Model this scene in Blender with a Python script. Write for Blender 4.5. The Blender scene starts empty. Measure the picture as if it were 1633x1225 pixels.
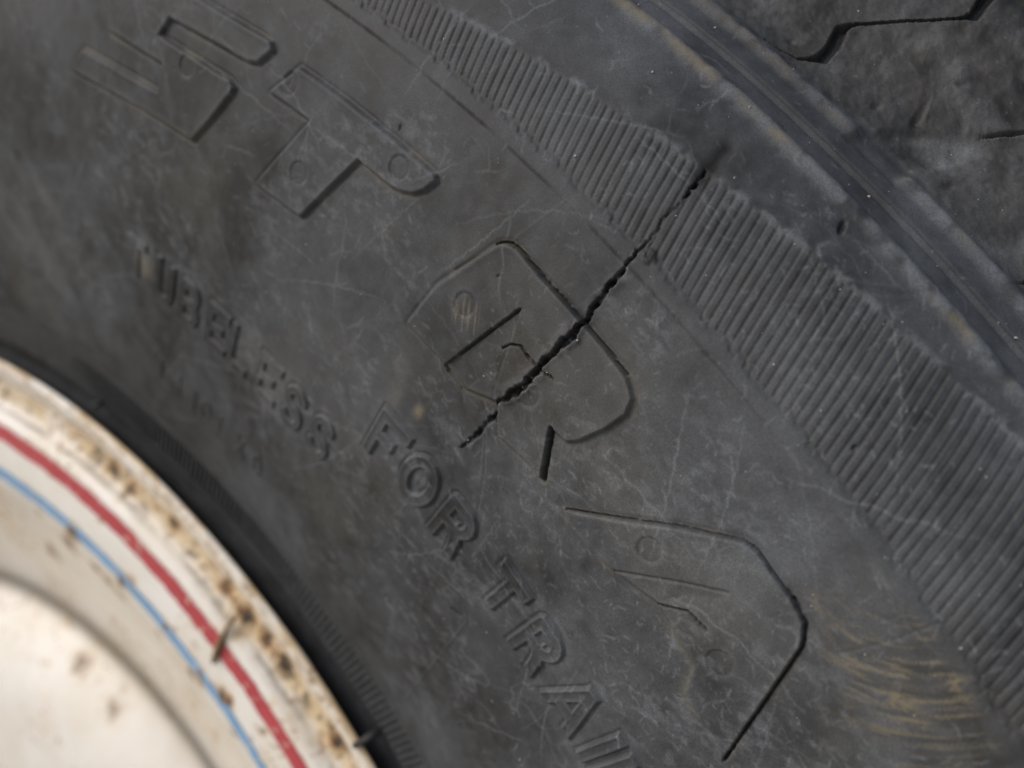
import bpy, math, random
import numpy as np
from mathutils import Matrix, Vector

rng = np.random.default_rng(7)
random.seed(7)
scene = bpy.context.scene
MM = 0.001
HUB = 0.352                                    # height of the wheel centre above the ground contact

# ------------------------------------------------------------------ camera
# wheel frame (mm): X right, Y up, Z along the axle towards the viewer  ->  world (x, -z, y + hub height)
CAM_C = np.array([249.8, 203.151, 107.961])
CAM_R = np.array([[0.85762336, -0.03567948, 0.51303912], [-0.03602067, 0.99097303, 0.12913161], [-0.51301528, -0.1292263, 0.84859642]])
W = np.array([[1, 0, 0], [0, 0, -1], [0, 1, 0]], float)
HFOV = math.radians(60.0)


def to_world(P):
    P = np.asarray(P, float)
    return np.stack([P[..., 0] * MM, -P[..., 2] * MM, P[..., 1] * MM + HUB], -1)


cam = bpy.data.cameras.new('camera')
cam_ob = bpy.data.objects.new('camera', cam)
scene.collection.objects.link(cam_ob)
rot = W @ CAM_R
pos = to_world(CAM_C)
cam_ob.matrix_world = Matrix([[*rot[0], pos[0]], [*rot[1], pos[1]], [*rot[2], pos[2]], [0, 0, 0, 1]])
cam.sensor_width = 36
cam.sensor_fit = 'HORIZONTAL'
cam.lens_unit = 'FOV'
cam.angle = HFOV
cam.clip_start = 0.002
cam.clip_end = 100
cam.dof.use_dof = True
cam.dof.focus_distance = 0.104
cam.dof.aperture_fstop = 13.0
scene.camera = cam_ob

# ------------------------------------------------------------------ daylight, soft and overcast
SUN_AZ, SUN_EL = math.radians(-34), math.radians(42)   # azimuth measured from the viewer's side (-Y), negative = from the left
world = bpy.data.worlds.new('World')
scene.world = world
world.use_nodes = True
wn = world.node_tree
bg = wn.nodes['Background']
sky = wn.nodes.new('ShaderNodeTexSky')
sky.sky_type = 'NISHITA'
sky.sun_disc = False
sky.sun_elevation = SUN_EL
to_sun = Vector((math.sin(SUN_AZ) * math.cos(SUN_EL), -math.cos(SUN_AZ) * math.cos(SUN_EL), math.sin(SUN_EL)))
sky.sun_rotation = math.atan2(to_sun.x, to_sun.y)
sky.air_density = 1.0
sky.dust_density = 4.0
sky.ozone_density = 1.0
wn.links.new(sky.outputs[0], bg.inputs[0])
bg.inputs[1].default_value = 0.10
sun = bpy.data.lights.new('sun', 'SUN')
sun.energy = 1.5
sun.angle = math.radians(62)
sun.color = (1.0, 0.99, 0.975)
sun_ob = bpy.data.objects.new('sun', sun)
scene.collection.objects.link(sun_ob)
sun_ob.rotation_euler = (-to_sun).to_track_quat('-Z', 'Y').to_euler()
scene.view_settings.view_transform = 'Standard'
scene.view_settings.look = 'None'
scene.view_settings.gamma = 1.0
scene.view_settings.exposure = 0.10
scene.view_settings.use_curve_mapping = False


# ------------------------------------------------------------------ small helpers
def sstep(a, b, x):
    t = np.clip((x - a) / (b - a), 0, 1)
    return t * t * (3 - 2 * t)


def gauss(x, s):
    return np.exp(-(x / s) ** 2)


def vnoise(x, y, seed):
    r = np.random.default_rng(seed)
    N = 256
    L = r.random((N, N)).astype(np.float32)
    xi = np.floor(x).astype(np.int64)
    yi = np.floor(y).astype(np.int64)
    fx = (x - xi).astype(np.float32)
    fy = (y - yi).astype(np.float32)
    fx = fx * fx * (3 - 2 * fx)
    fy = fy * fy * (3 - 2 * fy)
    x0, x1, y0, y1 = xi % N, (xi + 1) % N, yi % N, (yi + 1) % N
    return (L[x0, y0] * (1 - fx) + L[x1, y0] * fx) * (1 - fy) + (L[x0, y1] * (1 - fx) + L[x1, y1] * fx) * fy


def fbm(x, y, seed, octv=4, gain=0.5):
    s, a, t = 0, 1.0, 0
    for o in range(octv):
        c, sn = math.cos(0.6 * o + seed), math.sin(0.6 * o + seed)
        s = s + a * vnoise((x * c - y * sn) * 2 ** o + 17.3 * o, (x * sn + y * c) * 2 ** o + 5.1 * o, seed + o)
        t += a
        a *= gain
    return s / t                                # 0..1


def pol(pts):
    p = np.array(pts, float)
    t = np.radians(p[:, 0])
    return np.stack([p[:, 1] * np.cos(t), p[:, 1] * np.sin(t)], 1)


def seg_dist(px, py, P, closed=False):
    """distance of points to a polyline, and the position along it (0..n)"""
    d = np.full(px.shape, 1e9)
    tt = np.zeros(px.shape)
    n = len(P)
    for k in range(n if closed else n - 1):
        a, b = P[k], P[(k + 1) % n]
        v = b - a
        q = np.clip(((px - a[0]) * v[0] + (py - a[1]) * v[1]) / (v @ v + 1e-12), 0, 1)
        e = np.hypot(px - a[0] - q * v[0], py - a[1] - q * v[1])
        m = e < d
        d = np.where(m, e, d)
        tt = np.where(m, k + q, tt)
    return d, tt


def inside(px, py, P):
    c = np.zeros(px.shape, bool)
    n = len(P)
    for k in range(n):
        x0, y0 = P[k]
        x1, y1 = P[(k + 1) % n]
        m = (y0 > py) != (y1 > py)
        with np.errstate(divide='ignore', invalid='ignore'):
            c ^= m & (px < (x1 - x0) * (py - y0) / (y1 - y0 + 1e-12) + x0)
    return c


def spline(CP, n=40):
    CP = np.array(CP, float)
    P = np.vstack([2 * CP[0] - CP[1], CP, 2 * CP[-1] - CP[-2]])
    out = []
    for i in range(1, len(P) - 2):
        p0, p1, p2, p3 = P[i - 1:i + 3]
        t0 = 0.0
        t1 = t0 + np.linalg.norm(p1 - p0) ** .5
        t2 = t1 + np.linalg.norm(p2 - p1) ** .5
        t3 = t2 + np.linalg.norm(p3 - p2) ** .5
        t = np.linspace(t1, t2, n, endpoint=False)[:, None]
        A1 = (t1 - t) / (t1 - t0) * p0 + (t - t0) / (t1 - t0) * p1
        A2 = (t2 - t) / (t2 - t1) * p1 + (t - t1) / (t2 - t1) * p2
        A3 = (t3 - t) / (t3 - t2) * p2 + (t - t2) / (t3 - t2) * p3
        B1 = (t2 - t) / (t2 - t0) * A1 + (t - t0) / (t2 - t0) * A2
        B2 = (t3 - t) / (t3 - t1) * A2 + (t - t1) / (t3 - t1) * A3
        out.append((t2 - t) / (t2 - t1) * B1 + (t - t1) / (t2 - t1) * B2)
    return np.vstack(out + [CP[-1:]])


def make_mesh(name, co, quads, mat, parent=None, normals=None, wear_shade=None, smooth=True):
    """one mesh object from the quads of a shared vertex grid"""
    used, inv = np.unique(quads.ravel(), return_inverse=True)
    q = inv.reshape(-1, 4).astype(np.int32)
    me = bpy.data.meshes.new(name)
    me.vertices.add(len(used))
    me.vertices.foreach_set('co', co[used].astype(np.float32).ravel())
    me.loops.add(q.size)
    me.loops.foreach_set('vertex_index', q.ravel())
    me.polygons.add(len(q))
    me.polygons.foreach_set('loop_start', np.arange(0, q.size, 4, dtype=np.int32))
    me.polygons.foreach_set('use_smooth', np.full(len(q), smooth))
    me.update(calc_edges=True)
    if wear_shade is not None:
        at = me.color_attributes.new('wear', 'FLOAT_COLOR', 'POINT')
        at.data.foreach_set('color', wear_shade[used].astype(np.float32).ravel())
    if normals is not None:
        at = me.attributes.new('custom_normal', 'FLOAT_VECTOR', 'POINT')
        at.data.foreach_set('vector', normals[used].astype(np.float32).ravel())
    me.materials.append(mat)
    ob = bpy.data.objects.new(name, me)
    scene.collection.objects.link(ob)
    if parent:
        ob.parent = parent
    return ob


def grid_quads(nu, nv, step=1):
    i = np.arange(0, nu - 1, step)
    j = np.arange(0, nv - 1, step)
    I, J = np.meshgrid(i, j, indexing='ij')
    I2, J2 = np.minimum(I + step, nu - 1), np.minimum(J + step, nv - 1)
    return np.stack([I * nv + J, I * nv + J2, I2 * nv + J2, I2 * nv + J], -1)


def grid_normals(co, nu, nv):
    g = co.reshape(nu, nv, 3)
    du = np.gradient(g, axis=0)
    dv = np.gradient(g, axis=1)
    n = np.cross(dv, du)
    n /= np.linalg.norm(n, axis=-1, keepdims=True) + 1e-20
    return n.reshape(-1, 3)


# ------------------------------------------------------------------ materials
def new_mat(name):
    m = bpy.data.materials.new(name)
    m.use_nodes = True
    return m, m.node_tree.nodes, m.node_tree.links, m.node_tree.nodes['Principled BSDF']


def N(nodes, typ, **kw):
    n = nodes.new(typ)
    for k, v in kw.items():
        setattr(n, k, v)
    return n


def mix(nodes, links, fac, a, b):
    m = N(nodes, 'ShaderNodeMix', data_type='RGBA')
    for sock, v in ((m.inputs[0], fac), (m.inputs[6], a), (m.inputs[7], b)):
        if isinstance(v, (float, int)):
            sock.default_value = v
        elif isinstance(v, tuple):
            sock.default_value = (*v, 1)
        else:
            links.new(v, sock)
    return m.outputs[2]


def rubber_material():
    m, nd, lk, bs = new_mat('aged_rubber')
    at = N(nd, 'ShaderNodeAttribute', attribute_name='wear')
    sp = N(nd, 'ShaderNodeSeparateColor')
    lk.new(at.outputs['Color'], sp.inputs[0])
    tc = N(nd, 'ShaderNodeTexCoord')
    n1 = N(nd, 'ShaderNodeTexNoise')
    n1.inputs['Scale'].default_value = 900
    n1.inputs['Detail'].default_value = 6
    n1.inputs['Roughness'].default_value = 0.65
    n2 = N(nd, 'ShaderNodeTexNoise')
    n2.inputs['Scale'].default_value = 4200
    n2.inputs['Detail'].default_value = 3
    for n in (n1, n2):
        lk.new(tc.outputs['Object'], n.inputs['Vector'])
    ramp = N(nd, 'ShaderNodeValToRGB')
    ramp.color_ramp.elements[0].position = 0.3
    ramp.color_ramp.elements[0].color = (0.0120, 0.0122, 0.0124, 1)
    ramp.color_ramp.elements[1].position = 0.75
    ramp.color_ramp.elements[1].color = (0.0195, 0.0198, 0.0200, 1)
    lk.new(n1.outputs[0], ramp.inputs[0])
    # speckled dust: the dust and painted-light mask is broken up by fine grain
    gm = N(nd, 'ShaderNodeMapRange')
    gm.inputs[1].default_value = 0.3
    gm.inputs[2].default_value = 0.7
    gm.inputs[3].default_value = 0.68
    gm.inputs[4].default_value = 1.28
    lk.new(n2.outputs[0], gm.inputs[0])
    mu = N(nd, 'ShaderNodeMath', operation='MULTIPLY', use_clamp=True)
    lk.new(sp.outputs[0], mu.inputs[0])
    lk.new(gm.outputs[0], mu.inputs[1])
    c = mix(nd, lk, mu.outputs[0], ramp.outputs[0], (0.146, 0.156, 0.170))
    mu2 = N(nd, 'ShaderNodeMath', operation='MULTIPLY', use_clamp=True)
    lk.new(sp.outputs[1], mu2.inputs[0])
    lk.new(gm.outputs[0], mu2.inputs[1])
    c = mix(nd, lk, mu2.outputs[0], c, (0.175, 0.150, 0.102))
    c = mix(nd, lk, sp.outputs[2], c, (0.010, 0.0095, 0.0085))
    lk.new(c, bs.inputs['Base Color'])
    rr = N(nd, 'ShaderNodeMapRange')
    rr.inputs[3].default_value = 0.56
    rr.inputs[4].default_value = 0.95
    lk.new(mu.outputs[0], rr.inputs[0])
    lk.new(rr.outputs[0], bs.inputs['Roughness'])
    bs.inputs['Specular IOR Level'].default_value = 0.36
    bp = N(nd, 'ShaderNodeBump')
    bp.inputs['Strength'].default_value = 0.5
    bp.inputs['Distance'].default_value = 0.00006
    ad = N(nd, 'ShaderNodeMath', operation='ADD')
    lk.new(n1.outputs[0], ad.inputs[0])
    lk.new(n2.outputs[0], ad.inputs[1])
    lk.new(ad.outputs[0], bp.inputs['Height'])
    lk.new(bp.outputs[0], bs.inputs['Normal'])
    return m


def paint_material():
    m, nd, lk, bs = new_mat('cream_wheel_paint')
    at = N(nd, 'ShaderNodeAttribute', attribute_name='wear')
    sp = N(nd, 'ShaderNodeSeparateColor')
    lk.new(at.outputs['Color'], sp.inputs[0])
    tc = N(nd, 'ShaderNodeTexCoord')
    n1 = N(nd, 'ShaderNodeTexNoise')
    n1.inputs['Scale'].default_value = 60
    n1.inputs['Detail'].default_value = 7
    lk.new(tc.outputs['Object'], n1.inputs['Vector'])
    ramp = N(nd, 'ShaderNodeValToRGB')
    ramp.color_ramp.elements[0].position = 0.35
    ramp.color_ramp.elements[0].color = (0.76, 0.71, 0.62, 1)
    ramp.color_ramp.elements[1].position = 0.65
    ramp.color_ramp.elements[1].color = (0.84, 0.81, 0.76, 1)
    lk.new(n1.outputs[0], ramp.inputs[0])
    c = mix(nd, lk, sp.outputs[0], ramp.outputs[0], (0.62, 0.47, 0.27))      # tan rust bleed
    c = mix(nd, lk, sp.outputs[1], c, (0.30, 0.145, 0.055))                   # rust
    c = mix(nd, lk, sp.outputs[2], c, (0.035, 0.03, 0.022))                   # black grime and painted crease shade
    lk.new(c, bs.inputs['Base Color'])
    rr = N(nd, 'ShaderNodeMapRange')
    rr.inputs[3].default_value = 0.33
    rr.inputs[4].default_value = 0.9
    lk.new(sp.outputs[1], rr.inputs[0])
    lk.new(rr.outputs[0], bs.inputs['Roughness'])
    return m


def flat_material(name, col, rough=0.5, var=0.15, scale=300, chip=None):
    m, nd, lk, bs = new_mat(name)
    tc = N(nd, 'ShaderNodeTexCoord')
    n1 = N(nd, 'ShaderNodeTexNoise')
    n1.inputs['Scale'].default_value = scale
    n1.inputs['Detail'].default_value = 5
    lk.new(tc.outputs['Object'], n1.inputs['Vector'])
    c = mix(nd, lk, n1.outputs[0], tuple(v * (1 - var) for v in col), tuple(min(1, v * (1 + var)) for v in col))
    if chip:
        n2 = N(nd, 'ShaderNodeTexNoise')
        n2.inputs['Scale'].default_value = 420
        n2.inputs['Detail'].default_value = 4
        lk.new(tc.outputs['Object'], n2.inputs['Vector'])
        r = N(nd, 'ShaderNodeValToRGB')
        r.color_ramp.elements[0].position = 0.60
        r.color_ramp.elements[1].position = 0.68
        lk.new(n2.outputs[0], r.inputs[0])
        c = mix(nd, lk, r.outputs[0], c, chip)
    lk.new(c, bs.inputs['Base Color'])
    bs.inputs['Roughness'].default_value = rough
    return m


RUBBER = rubber_material()
PAINT = paint_material()
RED = flat_material('red_pinstripe_paint', (0.43, 0.06, 0.07), 0.4, 0.2, 250, (0.62, 0.45, 0.36))
BLUE = flat_material('blue_pinstripe_paint', (0.20, 0.36, 0.56), 0.4, 0.25, 180, (0.5, 0.5, 0.45))
SAND = flat_material('pale_sand', (0.42, 0.40, 0.35), 0.8, 0.4, 2000)
STRAW = flat_material('dry_straw', (0.22, 0.15, 0.08), 0.8, 0.5, 900)

# ------------------------------------------------------------------ the wheel as one thing
wheel = bpy.data.objects.new('trailer_wheel', None)
scene.collection.objects.link(wheel)
wheel.empty_display_size = 0.05
wheel['label'] = 'cracked black trailer tyre on a rusty cream steel rim with red and blue pinstripes'
wheel['category'] = 'wheel'

BOUNCE_GROUND = flat_material('dry_pale_concrete', (0.40, 0.38, 0.34), .9, .2, 14)  # unseen ground, added pale to bounce light up onto the tyre
me = bpy.data.meshes.new('ground')
me.from_pydata([(-60, -60, 0), (60, -60, 0), (60, 60, 0), (-60, 60, 0)], [], [(0, 1, 2, 3)])
me.materials.append(BOUNCE_GROUND)
bounce_ground = bpy.data.objects.new('ground', me)
scene.collection.objects.link(bounce_ground)
bounce_ground['kind'] = 'structure'

# ------------------------------------------------------------------ tyre profile
CP = [(181, -7.2), (187, -5.6), (191.5, -4.9), (194.3, -5.0), (196.0, -4.3), (197.7, -2.8), (200.6, -1.9), (205.7, -.2), (212, 2.7), (225, 7.2), (240, 11.2), (258, 14.5), (273, 16.0), (284, 16.2), (291.7, 15.5), (299, 13.1), (305.5, 9.4), (311.1, 4.2), (313.9, -1.2), (316.3, -6.2), (319.3, -10), (324, -13.4), (331, -17.6), (338, -22.3), (344, -29), (347.5, -39), (349.3, -55), (350, -80)]
PR = spline(CP, 60)
S = np.r_[0, np.cumsum(np.hypot(*np.diff(PR, axis=0).T))]
RHO_212 = 213.49
RHO = S - np.interp(212.0, PR[:, 0], S) + RHO_212          # profile length, counted like a radius
_t = np.gradient(PR, axis=0)
_n = np.stack([-_t[:, 1], _t[:, 0]], 1)                        # outward: +z on the sidewall
_n /= np.linalg.norm(_n, axis=1, keepdims=True)


def prof(rho):
    return (np.interp(rho, RHO, PR[:, 0]), np.interp(rho, RHO, PR[:, 1]), np.interp(rho, RHO, _n[:, 0]), np.interp(rho, RHO, _n[:, 1]))


# ------------------------------------------------------------------ traced relief on the sidewall: (angle deg, profile mm)
LETTER_S = [(64.9, 266.0), (60.9, 266.4), (57.94, 267.0), (57.3, 272.0), (56.80, 276.8), (56.75, 277.9), (57.02, 278.5), (60.42, 278.3), (60.10, 281.3), (56.53, 282.2), (56.15, 282.9), (55.80, 285.6), (56.0, 286.5), (62.8, 286.5), (63.3, 285.0), (62.9, 274.8), (60.07, 274.6), (60.04, 270.6), (64.2, 270.3)]
LETTER_T = [(54.75, 285.9), (52.93, 286.2), (50.77, 286.4), (49.34, 286.5), (49.21, 286.0), (49.37, 284.0), (49.64, 282.5), (50.01, 281.6), (50.34, 281.2), (51.61, 281.0), (52.69, 268.6), (54.85, 267.9), (53.69, 280.8), (55.43, 280.5)]
LETTER_R = [(47.81, 268.5), (47.64, 275.7), (46.90, 285.2), (46.81, 286.1), (46.60, 286.9), (46.31, 287.2), (45.45, 286.9), (44.02, 286.9), (42.94, 286.8), (42.26, 286.6), (41.80, 285.5), (41.61, 283.5), (41.70, 280.3), (41.92, 276.7), (42.15, 275.1), (42.33, 274.9), (42.67, 274.6), (41.88, 268.8), (42.72, 268.6), (43.58, 267.8), (44.26, 270.8), (45.2, 268.4), (46.50, 268.6)]
NOTCH_R = [(45.30, 282.4), (45.95, 270.8), (46.14, 268.0), (44.4, 267.6), (44.30, 270.8), (45.02, 275.3), (45.07, 276.8), (44.95, 278.0)]
LETTER_A = [(40.95, 268.6), (39.88, 274.4), (38.85, 280.4), (37.86, 285.5), (37.50, 286.2), (36.99, 286.2), (36.12, 286.3), (35.75, 285.8), (35.36, 284.1), (35.17, 282.2), (33.67, 267.7), (34.77, 267.3), (35.54, 268.0), (36.0, 271.2), (37.64, 272.0), (38.90, 269.4), (39.59, 268.2), (40.6, 267.6)]
HOLE_A = [(37.70, 272.9), (37.18, 274.9), (36.58, 275.6), (37.08, 280.6), (37.84, 276.3)]
# grooves: points, half-width mm, depth mm
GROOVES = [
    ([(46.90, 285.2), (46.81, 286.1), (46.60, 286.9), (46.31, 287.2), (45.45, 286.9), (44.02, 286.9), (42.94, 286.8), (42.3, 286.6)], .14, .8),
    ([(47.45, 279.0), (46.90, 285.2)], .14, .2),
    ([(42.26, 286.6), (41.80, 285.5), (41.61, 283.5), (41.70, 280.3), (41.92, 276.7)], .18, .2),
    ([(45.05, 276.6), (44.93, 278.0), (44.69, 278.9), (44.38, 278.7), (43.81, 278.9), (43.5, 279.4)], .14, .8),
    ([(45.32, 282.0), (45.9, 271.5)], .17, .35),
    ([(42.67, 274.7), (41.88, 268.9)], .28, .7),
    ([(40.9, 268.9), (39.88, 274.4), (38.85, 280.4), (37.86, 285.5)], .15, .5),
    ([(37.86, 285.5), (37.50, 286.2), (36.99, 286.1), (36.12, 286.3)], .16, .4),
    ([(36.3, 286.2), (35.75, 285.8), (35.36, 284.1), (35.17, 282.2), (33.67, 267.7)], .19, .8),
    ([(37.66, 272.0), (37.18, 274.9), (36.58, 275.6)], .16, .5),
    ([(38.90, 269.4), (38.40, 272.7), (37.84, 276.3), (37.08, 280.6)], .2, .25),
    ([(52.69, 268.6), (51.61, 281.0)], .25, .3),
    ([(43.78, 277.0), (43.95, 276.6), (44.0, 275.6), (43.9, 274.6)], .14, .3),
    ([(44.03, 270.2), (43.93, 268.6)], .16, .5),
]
CRACK = [(44.27, 261.5), (44.11, 263.7), (44.09, 266.5), (44.05, 269.6), (44.17, 271.1), (44.08, 273.1), (43.97, 274.8), (43.97, 276.6), (43.93, 278.5), (43.94, 279.9), (43.95, 281.5), (43.94, 283.0), (43.88, 285.1), (43.90, 286.8), (43.96, 288.5), (44.01, 290.6), (44.04, 292.4), (44.07, 293.8), (44.11, 295.3), (44.17, 296.4), (44.18, 297.7), (44.20, 299.2), (44.25, 301.3), (44.30, 303.3), (44.36, 305.9), (44.45, 308.2)]
CRACK_W = [.18, .40, .48, .40, .30, .56, .62, .54, .62, .44, .36, .50, .56, .40, .40, .40, .36, .28, .22, .20, .16, .14, .13, .13, .13, .12]
CRACK_D = [.6, 1.0, 1.4, 1.4, 1.4, 1.7, 1.8, 1.8, 1.8, 1.7, 1.7, 1.7, 1.7, 1.6, 1.6, 1.6, 1.5, 1.3, 1.1, 1.0, .8, .7, .6, .5, .4, .2]
DOTS = [(54.83, 283.2), (50.37, 284.0), (53.35, 273.8), (46.60, 277.0), (43.71, 275.3), (38.85, 275.4), (35.81, 274.6), (58.9, 276.6), (62.2, 283.0)]


# stroke letters in a unit box: boxes (x0,y0,x1,y1) and curves (points); width 0.75, height 1
def arc(cx, cy, rx, ry, a0, a1, n=14):
    return [(cx + rx * math.cos(math.radians(a0 + (a1 - a0) * k / n)), cy + ry * math.sin(math.radians(a0 + (a1 - a0) * k / n))) for k in range(n + 1)]


h = 0.105
GLYPH = {
    'T': [[(0.0, 1 - h), (0.74, 1 - h)], [(0.37, h), (0.37, 0.95)]],
    'U': [[(h, 1)] + arc(0.36, 0.36, 0.255, 0.255, 180, 360) + [(0.615, 1)]],
    'B': [[(h, h), (h, 1 - h), (0.38, 1 - h)] + arc(0.40, 0.71, 0.19, 0.185, 90, -90, 8) + [(h, 0.525), (0.40, 0.525)] + arc(0.42, 0.315, 0.21, 0.21, 90, -90, 8) + [(h, h)]],
    'E': [[(0.66, 1 - h), (h, 1 - h), (h, h), (0.66, h)], [(h, 0.5), (0.58, 0.5)]],
    'L': [[(h, 1), (h, h), (0.62, h)]],
    'S': [arc(0.36, 0.715, 0.24, 0.18, 20, 180, 9) + arc(0.36, 0.70, 0.24, 0.20, 190, 265, 5) + arc(0.36, 0.29, 0.25, 0.205, 85, -90, 10) + arc(0.36, 0.29, 0.25, 0.19, -90, -165, 6)],
    'F': [[(0.66, 1 - h), (h, 1 - h), (h, 0)], [(h, 0.5), (0.56, 0.5)]],
    'O': [arc(0.40, 0.5, 0.30, 0.40, 0, 360, 28)],
    'R': [[(h, 0), (h, 1 - h), (0.38, 1 - h)] + arc(0.41, 0.70, 0.21, 0.20, 90, -90, 9) + [(h, 0.50)], [(0.40, 0.50), (0.52, 0.36), (0.62, 0.0)]],
    'A': [[(0.04, 0.0), (0.36, 0.96), (0.70, 0.0)], [(0.16, 0.30), (0.58, 0.30)]],
    'I': [[(0.12, 0.0), (0.12, 1.0)]],
    '1': [[(0.1, 0.0), (0.2, 1.0)]],
    'X': [[(0.0, 0.0), (0.5, 1.0)], [(0.5, 0.0), (0.0, 1.0)]],
    '0': [arc(0.28, 0.5, 0.24, 0.45, 0, 360, 20)],
}
TEXT = []                                       # glyph, angle of the letter's middle, inner edge, height, stroke, relief, style
for ch, th in zip('TUBELESS', (60.15, 58.24, 56.63, 54.91, 53.54, 51.8, 50.19, 48.6)):
    TEXT.append((ch, th + 0.12, 236.9, 8.3, 1.55, .46))
for ch, th in zip('FORTRAIL', (46.35, 44.72, 42.82, 40.30, 38.42, 36.45, 35.0, 33.9)):
    TEXT.append((ch, th, 247.1, 8.8, 1.95, .52))
for ch, th in zip('1110' + '1X0', (58.49, 57.09, 56.0, 55.02, 54.13, 52.49, 51.31)):
    TEXT.append((ch, th, 219.8, 5.0, .75, .22))

# ------------------------------------------------------------------ the tyre grid
TH0, TH1, DT = 29.6, 79.5, 0.036
R0, R1, DR = 185.0, 362.0, 0.17
th = np.arange(TH0, TH1, DT)
rho = np.arange(R0, R1, DR)
nt, nr = len(th), len(rho)
nt -= (nt - 1) % 8
nr -= (nr - 1) % 8
th, rho = th[:nt], rho[:nr]
TH, RH = np.meshgrid(th, rho, indexing='ij')
tr = np.radians(TH)
X, Y = RH * np.cos(tr), RH * np.sin(tr)         # the sidewall laid flat, mm
H = np.zeros((nt, nr))
DUST_LIGHT = np.zeros((nt, nr))
BROWN = np.zeros((nt, nr))
DARK = np.zeros((nt, nr))
PART = np.zeros((nt, nr), np.int32)
PARTS = {}                                      # id -> (name, label)


def new_part(name, label=None):
    PARTS[len(PARTS) + 1] = (name, label)
    return len(PARTS)


def window(pts, pad):
    p = np.array(pts, float)
    i0, i1 = np.searchsorted(th, [p[:, 0].min() - pad / 4.2, p[:, 0].max() + pad / 4.2])
    j0, j1 = np.searchsorted(rho, [p[:, 1].min() - pad, p[:, 1].max() + pad])
    return slice(max(i0, 0), min(i1, nt)), slice(max(j0, 0), min(j1, nr))


n_big = fbm(X / 30, Y / 30, 3, 3)
n_mid = fbm(X / 7, Y / 7, 11, 4)
n_fin = fbm(X / 1.6, Y / 1.6, 23, 4)
n_rag = fbm(X / .55, Y / .55, 31, 2)

# gentle waviness of an old casing
H += (n_big - .5) * 0.4 + (n_mid - .5) * 0.10 + (n_fin - .5) * 0.03

# rim protector and bead band
H += -0.35 * sstep(206.8, 206.2, RH)
H += 0.20 * gauss(RH - 206.9, .35)
BEAD_P = 0.37
bph = (TH + 0.02 * (RH - 200)) / BEAD_P
bead_zone = sstep(198.6, 199.4, RH) * sstep(206.2, 205.5, RH) * sstep(71, 60, TH)
bw = .5 + .5 * np.cos(2 * np.pi * bph)
H += (0.36 + .22 * sstep(46, 54, TH)) * bead_zone * (sstep(.25, .75, bw) - .5)

# shoulder step, serrated crescent
step_c = 295.0 + (n_mid - .5) * .25
H += 0.34 * sstep(step_c - .22, step_c + .22, RH)
E_R = np.minimum(302.0 + (52.35 - TH) * 0.768, 315.6)
PITCH = 0.225
rph = (TH - 0.070 * (RH - 297.5) + .02 * (fbm(X / 6, Y / 6, 79, 2) - .5)) / PITCH
rw = .5 + .5 * np.cos(2 * np.pi * rph)
rk = np.floor(rph + .5).astype(int)
rrand = np.random.default_rng(5).random(4000)[rk % 4000]
d_edge = 297.6 + (rrand - .5) * .8 + (n_fin - .5) * .5
e_edge = E_R + (rrand - .5) * .2 + (n_fin - .5) * .2
band = sstep(d_edge - .3, d_edge + .3, RH) * sstep(e_edge + .25, e_edge - .25, RH)
ribtop = sstep(.02, .32, rw)
worn = .80 + .35 * fbm(X / 5, Y / 5, 77, 3)
fib = fbm(rph * 3.1, RH / 5, 81, 3)                          # drawn-out grain along the ribs
H += band * (-0.14 * (1 - ribtop) * worn - 0.03 + (rrand - .5) * .05 + (fib - .5) * .07)
DUST_LIGHT += band * .30 * (fib - .5)
H += 0.12 * gauss(RH - E_R - .35, .55) * (.6 + .6 * n_fin) * (RH > 290)
H -= 0.18 * gauss(RH - d_edge + .15, .4)

# shoulder ridges and the fine groove between them
w1 = (n_mid - .5) * .35
H += 0.5 * gauss(RH - 317.8 - w1, 1.0) * (.8 + .4 * n_fin)
H += -0.35 * sstep(318.6, 319.6, RH) * sstep(329.0, 327.6, RH)
H += -0.6 * gauss(RH - 323.95, .28) + 0.30 * gauss(RH - 323.2, .3) - 0.22 * gauss(RH - 322.5, .25)
gap = sstep(41.9, 42.15, TH) * sstep(43.55, 43.3, TH)          # the lateral groove breaks the outer ridge
ridge_h = gauss(RH - 329.3 - w1 * .8, 1.0) * (1 - gap)
H += 0.45 * ridge_h

# tread shoulder: blocks and grooves
tread = sstep(330.2, 331.6, RH)
topline = pol([(46.5, 331.0), (45.63, 332.3), (45.32, 335.0), (45.40, 337.5), (45.58, 339.7), (45.47, 341.5), (44.71, 346.2), (44.02, 350.8), (43.87, 352.2), (44.04, 355.4), (44.4, 366)])
W_ = window([(40, 330), (48, 362)], 2)
dl, _ = seg_dist(X[W_] + (n_fin[W_] - .5) * .5, Y[W_], topline)
upper = inside(X[W_], Y[W_], np.vstack([topline, pol([(50, 366), (50, 331)])]))
sd = np.where(upper, dl, -dl)
tw = np.interp(_, np.arange(11), [.1, .3, .8, 1.0, .85, .25, .2, .24, .7, 1.0, 1.2])
H[W_] += -0.35 * sstep(-.1, .6, sd) * tread[W_]
H[W_] += -1.9 * sstep(tw * 1.1, tw * .55, dl) * sstep(330.5, 332, RH[W_])
grv_poly = pol([(43.52, 327.5), (43.15, 333), (42.75, 335.9), (42.2, 339), (41.86, 341.6), (41.2, 346), (40.6, 350), (40.3, 349), (41.0, 343.0), (41.45, 338.2), (41.52, 335.6), (41.94, 332.1), (41.96, 327.5)])
W2 = window([(39.5, 326), (45, 352)], 2)
dg, _ = seg_dist(X[W2], Y[W2], grv_poly, True)
sg = np.where(inside(X[W2], Y[W2], grv_poly), -dg, dg)
H[W2] += -0.5 * sstep(.6, -1.4, sg + (n_fin[W2] - .5) * .6)
groove_mask = np.zeros((nt, nr), bool)
groove_mask[W2] = sg < -.1
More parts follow.
